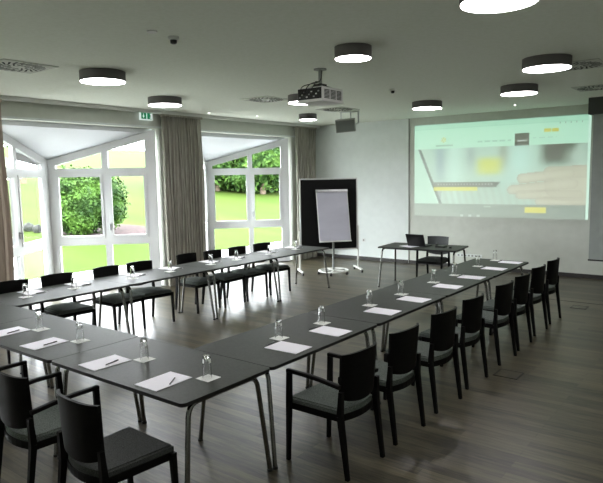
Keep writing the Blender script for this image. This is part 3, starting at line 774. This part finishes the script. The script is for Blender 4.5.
def emis_vcol():
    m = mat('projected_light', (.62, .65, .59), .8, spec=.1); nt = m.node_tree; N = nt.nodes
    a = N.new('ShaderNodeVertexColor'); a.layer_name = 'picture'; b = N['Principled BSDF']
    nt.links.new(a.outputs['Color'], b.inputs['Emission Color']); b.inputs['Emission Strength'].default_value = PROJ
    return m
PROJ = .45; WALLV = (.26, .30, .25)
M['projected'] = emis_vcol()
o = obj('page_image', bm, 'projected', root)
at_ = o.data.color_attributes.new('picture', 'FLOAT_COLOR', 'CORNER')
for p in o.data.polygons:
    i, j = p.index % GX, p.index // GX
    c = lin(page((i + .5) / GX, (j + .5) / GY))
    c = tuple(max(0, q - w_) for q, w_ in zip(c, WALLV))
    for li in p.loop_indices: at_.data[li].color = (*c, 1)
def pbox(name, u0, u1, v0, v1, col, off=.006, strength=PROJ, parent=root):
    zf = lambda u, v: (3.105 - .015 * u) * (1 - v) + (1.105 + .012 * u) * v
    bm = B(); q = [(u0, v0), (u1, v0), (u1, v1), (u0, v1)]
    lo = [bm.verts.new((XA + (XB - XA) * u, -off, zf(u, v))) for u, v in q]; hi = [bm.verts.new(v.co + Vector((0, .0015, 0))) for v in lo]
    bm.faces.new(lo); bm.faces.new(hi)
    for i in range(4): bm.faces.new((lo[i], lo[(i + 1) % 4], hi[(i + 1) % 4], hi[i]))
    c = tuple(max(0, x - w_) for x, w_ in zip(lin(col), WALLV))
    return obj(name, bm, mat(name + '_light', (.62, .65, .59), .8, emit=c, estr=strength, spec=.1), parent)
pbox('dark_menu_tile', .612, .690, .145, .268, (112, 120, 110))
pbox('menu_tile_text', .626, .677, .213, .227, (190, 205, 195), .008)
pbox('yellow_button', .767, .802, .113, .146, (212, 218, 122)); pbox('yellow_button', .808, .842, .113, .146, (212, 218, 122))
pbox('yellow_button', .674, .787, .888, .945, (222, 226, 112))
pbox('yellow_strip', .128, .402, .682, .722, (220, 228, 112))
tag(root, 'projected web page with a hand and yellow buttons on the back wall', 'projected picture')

# pull-down screen at the right edge
root = empty('roller_screen', (1.55, 9.0, 0))
bm = B(); box(bm, -1.33, 1.33, -.10, .10, 2.99, H - .001, .006); obj('screen_housing', bm, 'screen_case', root)
bm = B(); box(bm, -1.26, 1.26, -.004, .004, .50, 2.99); obj('screen_cloth', bm, 'screen_grey', root)
bm = B(); box(bm, -1.27, 1.27, -.015, .015, .475, .50); obj('bottom_rod', bm, 'dark_pl', root)
tag(root, 'lowered grey roller screen with dark housing at the right frame edge', 'projection screen')

# socket strips on the back wall
root = empty('socket_strip', (-2.26, YB, .275)); bm = B(); box(bm, -.28, .28, -.02, 0, -.03, .03, .003); obj('strip_plate', bm, 'wall_white', root)
for k in range(7):
    bm = B(); box(bm, -.25 + k * .077, -.21 + k * .077, -.023, -.0195, -.018, .018); obj('socket', bm, 'grey_pl', root)
tag(root, "row of wall sockets low on the back wall right of the presenter's desk", 'socket strip')
root = empty('wall_socket', (-4.89, YB - .012, .474)); bm = B(); box(bm, -.04, .04, -.012, 0, -.04, .04, .003); obj('socket_plate', bm, 'white_pl', root)
bm = B(); box(bm, -.02, .02, -.014, -.0118, -.02, .02); obj('socket_inset', bm, 'grey_pl', root)
tag(root, 'small white wall socket on the back wall right of the pinboard', 'wall socket')

# floor boxes
def fbox(x, y, w, lab):
    root = empty('floor_box', (x, y, 0)); bm = B()
    for a, b, c, d_ in ((-w, w, -w, -w + .014), (-w, w, w - .014, w), (-w, -w + .014, -w, w), (w - .014, w, -w, w)): box(bm, a, b, c, d_, 0, .004)
    obj('rim', bm, 'dark_pl', root); bm = B(); box(bm, -w + .014, w - .014, -w + .014, w - .014, 0, .003); obj('lid', bm, 'floor', root); tag(root, lab, 'floor box', 'floor boxes')
fbox(.66, 3.70, .12, 'flush floor box in the dark floor right of the fourth armchair')
fbox(.54, 7.27, .11, 'flush floor box in the floor beyond the last armchair, near the seam')

# ------------------------------------------------------------------ pinboard and flipchart
L0 = Vector((-4.90, 7.45, 0)); R0 = Vector((-4.10, 8.42, 0)); dv = (R0 - L0).normalized(); ang = math.atan2(dv.y, dv.x); Wd = (R0 - L0).length
root = empty('pinboard', (L0 + R0) / 2, ang); hw = Wd / 2
bm = B(); box(bm, -hw + .025, hw - .025, -.015, .015, .50, 1.96); obj('felt_panel', bm, 'felt', root)
bm = B()
box(bm, -hw + .01, hw - .01, -.02, .02, 1.955, 1.985, .003); box(bm, -hw + .01, hw - .01, -.02, .02, .475, .505, .003)
for s in (-1, 1): box(bm, s * (hw - .018) - .012, s * (hw - .018) + .012, -.02, .02, .505, 1.955)
obj('panel_frame', bm, 'alu', root)
for s in (-1, 1):
    bm = B(); bar(bm, (s * (hw + .005), 0, .07), (s * (hw + .005), 0, .98 if s > 0 else .9), .028, .028); obj('post', bm, 'white_pl', root)
    bm = B(); bar(bm, (s * (hw + .005), -.27, .075), (s * (hw + .005), .27, .075), .04, .03); f = obj('foot', bm, 'white_pl', root)
    for y in (-.26, .26):
        bm = B(); b2 = bmesh.new(); lathe(b2, [(0, -.015), (.027, -.015), (.03, -.01), (.03, .01), (.027, .015), (0, .015)], 16)
        bmesh.ops.transform(b2, matrix=Matrix.Translation((s * (hw + .005), y, .030)) @ Matrix.Rotation(PI / 2, 4, 'Y'), verts=b2.verts); join(bm, b2)
        bar(bm, (s * (hw + .005), y, .03), (s * (hw + .005), y, .062), .02, .02); obj('castor', bm, 'dark_pl', f, smooth=True)
tag(root, 'black felt pinboard on a white wheeled stand by the corner curtain', 'pinboard')

fx, fy = -4.33, 7.84
root = empty('flipchart', (fx, fy, 0), ang)
bm = B(); n = 40; rr_ = .30
tube(bm, [(rr_ * math.cos(2 * PI * k / n), rr_ * math.sin(2 * PI * k / n), .075) for k in range(n)] + [(rr_ * math.cos(.01), rr_ * math.sin(.01), .075)], .017, 8)
obj('base_ring', bm, 'white_pl', root, smooth=True)
bm = B()
for k in range(5):
    a = 2 * PI * k / 5 + .5; bar(bm, (0, 0, .085), (rr_ * math.cos(a), rr_ * math.sin(a), .08), .03, .02)
obj('base_spokes', bm, 'white_pl', root)
for k in range(5):
    a = 2 * PI * k / 5 + .5; x, y = (rr_ + .01) * math.cos(a), (rr_ + .01) * math.sin(a)
    bm = B(); b2 = bmesh.new(); lathe(b2, [(0, -.02), (.025, -.02), (.029, -.012), (.029, .012), (.025, .02), (0, .02)], 16)
    bmesh.ops.transform(b2, matrix=Matrix.Translation((x, y, .029)) @ Matrix.Rotation(a, 4, 'Z') @ Matrix.Rotation(PI / 2, 4, 'X'), verts=b2.verts); join(bm, b2)
    bar(bm, (x, y, .03), (x, y, .068), .02, .02); obj('castor', bm, 'dark_pl', root, smooth=True)
bm = B(); tube(bm, [(0, 0, .08), (0, 0, .9)], .022, 14); tube(bm, [(0, 0, .85), (0, .0, 1.15)], .016, 12); obj('stem', bm, 'steel', root, smooth=True)
tilt = Matrix.Translation((0, -.16, .72)) @ Matrix.Rotation(math.radians(-13), 4, 'X')
bm = B(); box(bm, -.335, .335, -.0, .018, -.03, 1.06, .003, tilt); obj('board', bm, 'white_pl', root)
bm = B(); box(bm, -.32, .32, -.012, -.001, -.005, 1.00, 0, tilt); obj('paper_pad', bm, 'flip_paper', root)
bm = B(); box(bm, -.335, .335, -.03, .005, 1.0, 1.055, .004, tilt); obj('clamp_bar', bm, 'steel', root)
bm = B(); box(bm, -.335, .335, -.05, .0, -.035, -.012, .003, tilt); obj('pen_tray', bm, 'white_pl', root)
bm = B(); bar(bm, (0, -.0, 1.10), (0, -.0, 1.10) , .05, .05) if False else box(bm, -.05, .05, -.02, .03, 1.0, 1.14, .004); obj('joint', bm, 'steel', root)
tag(root, 'flipchart with ruled paper pad on a round wheeled base before the pinboard', 'flipchart')

# ------------------------------------------------------------------ things on the presenter's desk
def desk(x, y): return Vector((DESK.x + x * math.cos(DA) - y * math.sin(DA), DESK.y + x * math.sin(DA) + y * math.cos(DA), TZ))
p = desk(.63, .33); root = empty('laptop', p, DA + math.radians(-8))
bm = B(); box(bm, -.18, .18, 0, .25, .002, .022, .004); bs = obj('keyboard_base', bm, 'laptop', root)
bm = B()
for r_ in range(5):
    for k in range(13): box(bm, -.155 + k * .024, -.135 + k * .024, .05 + r_ * .022, .068 + r_ * .022, .022, .0245)
obj('keys', bm, 'dark_pl', bs)
tl = Matrix.Translation((0, .0, .02)) @ Matrix.Rotation(math.radians(22), 4, 'X')
bm = B(); box(bm, -.18, .18, -.008, 0, 0, .225, .003, tl); ld = obj('lid', bm, 'laptop', root)
bm = B(); box(bm, -.165, .165, .0005, .002, .015, .21, 0, tl); obj('display', bm, 'chair_shell_grey', ld)
tag(root, "black laptop open with its back to the room on the presenter's desk", 'laptop')
root = empty('telephone', desk(1.05, .42), DA)
bm = B(); prism(bm, rrect(-.09, .09, -.08, .08, .02), 0, .025); obj('console', bm, 'dark_pl', root)
bm = B(); b2 = bmesh.new(); tube(b2, arc_path([(-.075, -.05, .028), (-.075, -.05, .045), (-.075, .05, .045), (-.075, .05, .028)], .012, 3), .013, 10); join(bm, b2); obj('handset', bm, 'dark_pl', root, smooth=True)
tag(root, "small black desk device lying right of the laptop on the presenter's desk", 'telephone')
o = copy_tree(PAD); o.location = desk(.50, .30); o.rotation_euler = (0, 0, 1.2); tag(o, "white sheet of paper left of the laptop on the presenter's desk", 'notepad')
o = empty('computer_mouse', desk(1.24, .34), DA); bm = B(); b2 = bmesh.new(); bmesh.ops.create_uvsphere(b2, u_segments=16, v_segments=8, radius=1)
for v in b2.verts: v.co = Vector((v.co.x * .03, v.co.y * .05, max(v.co.z, 0) * .03))
join(bm, b2); obj('mouse_shell', bm, 'dark_pl', o, smooth=True); bm = B(); box(bm, -.004, .004, .015, .035, .022, .031, .001); obj('wheel', bm, 'grey_pl', o)
tag(o, "dark computer mouse near the right end of the presenter's desk", 'computer mouse')

# ------------------------------------------------------------------ light
w = bpy.data.worlds.new('world'); scene.world = w; w.use_nodes = True
nt = w.node_tree; bg = nt.nodes['Background']
tc = nt.nodes.new('ShaderNodeTexCoord'); nz = nt.nodes.new('ShaderNodeTexNoise'); nz.inputs['Scale'].default_value = 2.2; nz.inputs['Detail'].default_value = 3
cr = nt.nodes.new('ShaderNodeValToRGB'); cr.color_ramp.elements[0].color = (.86, .93, 1, 1); cr.color_ramp.elements[1].color = (1, 1, 1, 1)
nt.links.new(tc.outputs['Generated'], nz.inputs[0]); nt.links.new(nz.outputs['Fac'], cr.inputs[0]); nt.links.new(cr.outputs[0], bg.inputs['Color'])
bg.inputs['Strength'].default_value = 11
for k in range(3):
    y0, y1 = OP[k]
    l = bpy.data.lights.new('daylight_portal', 'AREA'); l.shape = 'RECTANGLE'; l.size = y1 - y0; l.size_y = HB; l.cycles.is_portal = True
    o = bpy.data.objects.new('daylight_portal', l); COL.objects.link(o); o.location = (XW - .02, (y0 + y1) / 2, HB / 2)
    z = Vector((-1, 0, 0)); x = Vector((0, 1, 0)); yv = z.cross(x)          # emits along -z = +X, into the room
    o.matrix_world = Matrix(((x.x, yv.x, z.x, o.location.x), (x.y, yv.y, z.y, o.location.y), (x.z, yv.z, z.z, o.location.z), (0, 0, 0, 1)))
scene.cycles.use_denoising = True
scene.cycles.diffuse_bounces = 6; scene.cycles.max_bounces = 12; scene.cycles.transparent_max_bounces = 12; scene.cycles.sample_clamp_indirect = 6
scene.view_settings.view_transform = 'Standard'; scene.view_settings.look = 'None'; scene.view_settings.gamma = 1; scene.view_settings.use_curve_mapping = False
scene.view_settings.exposure = 1.15
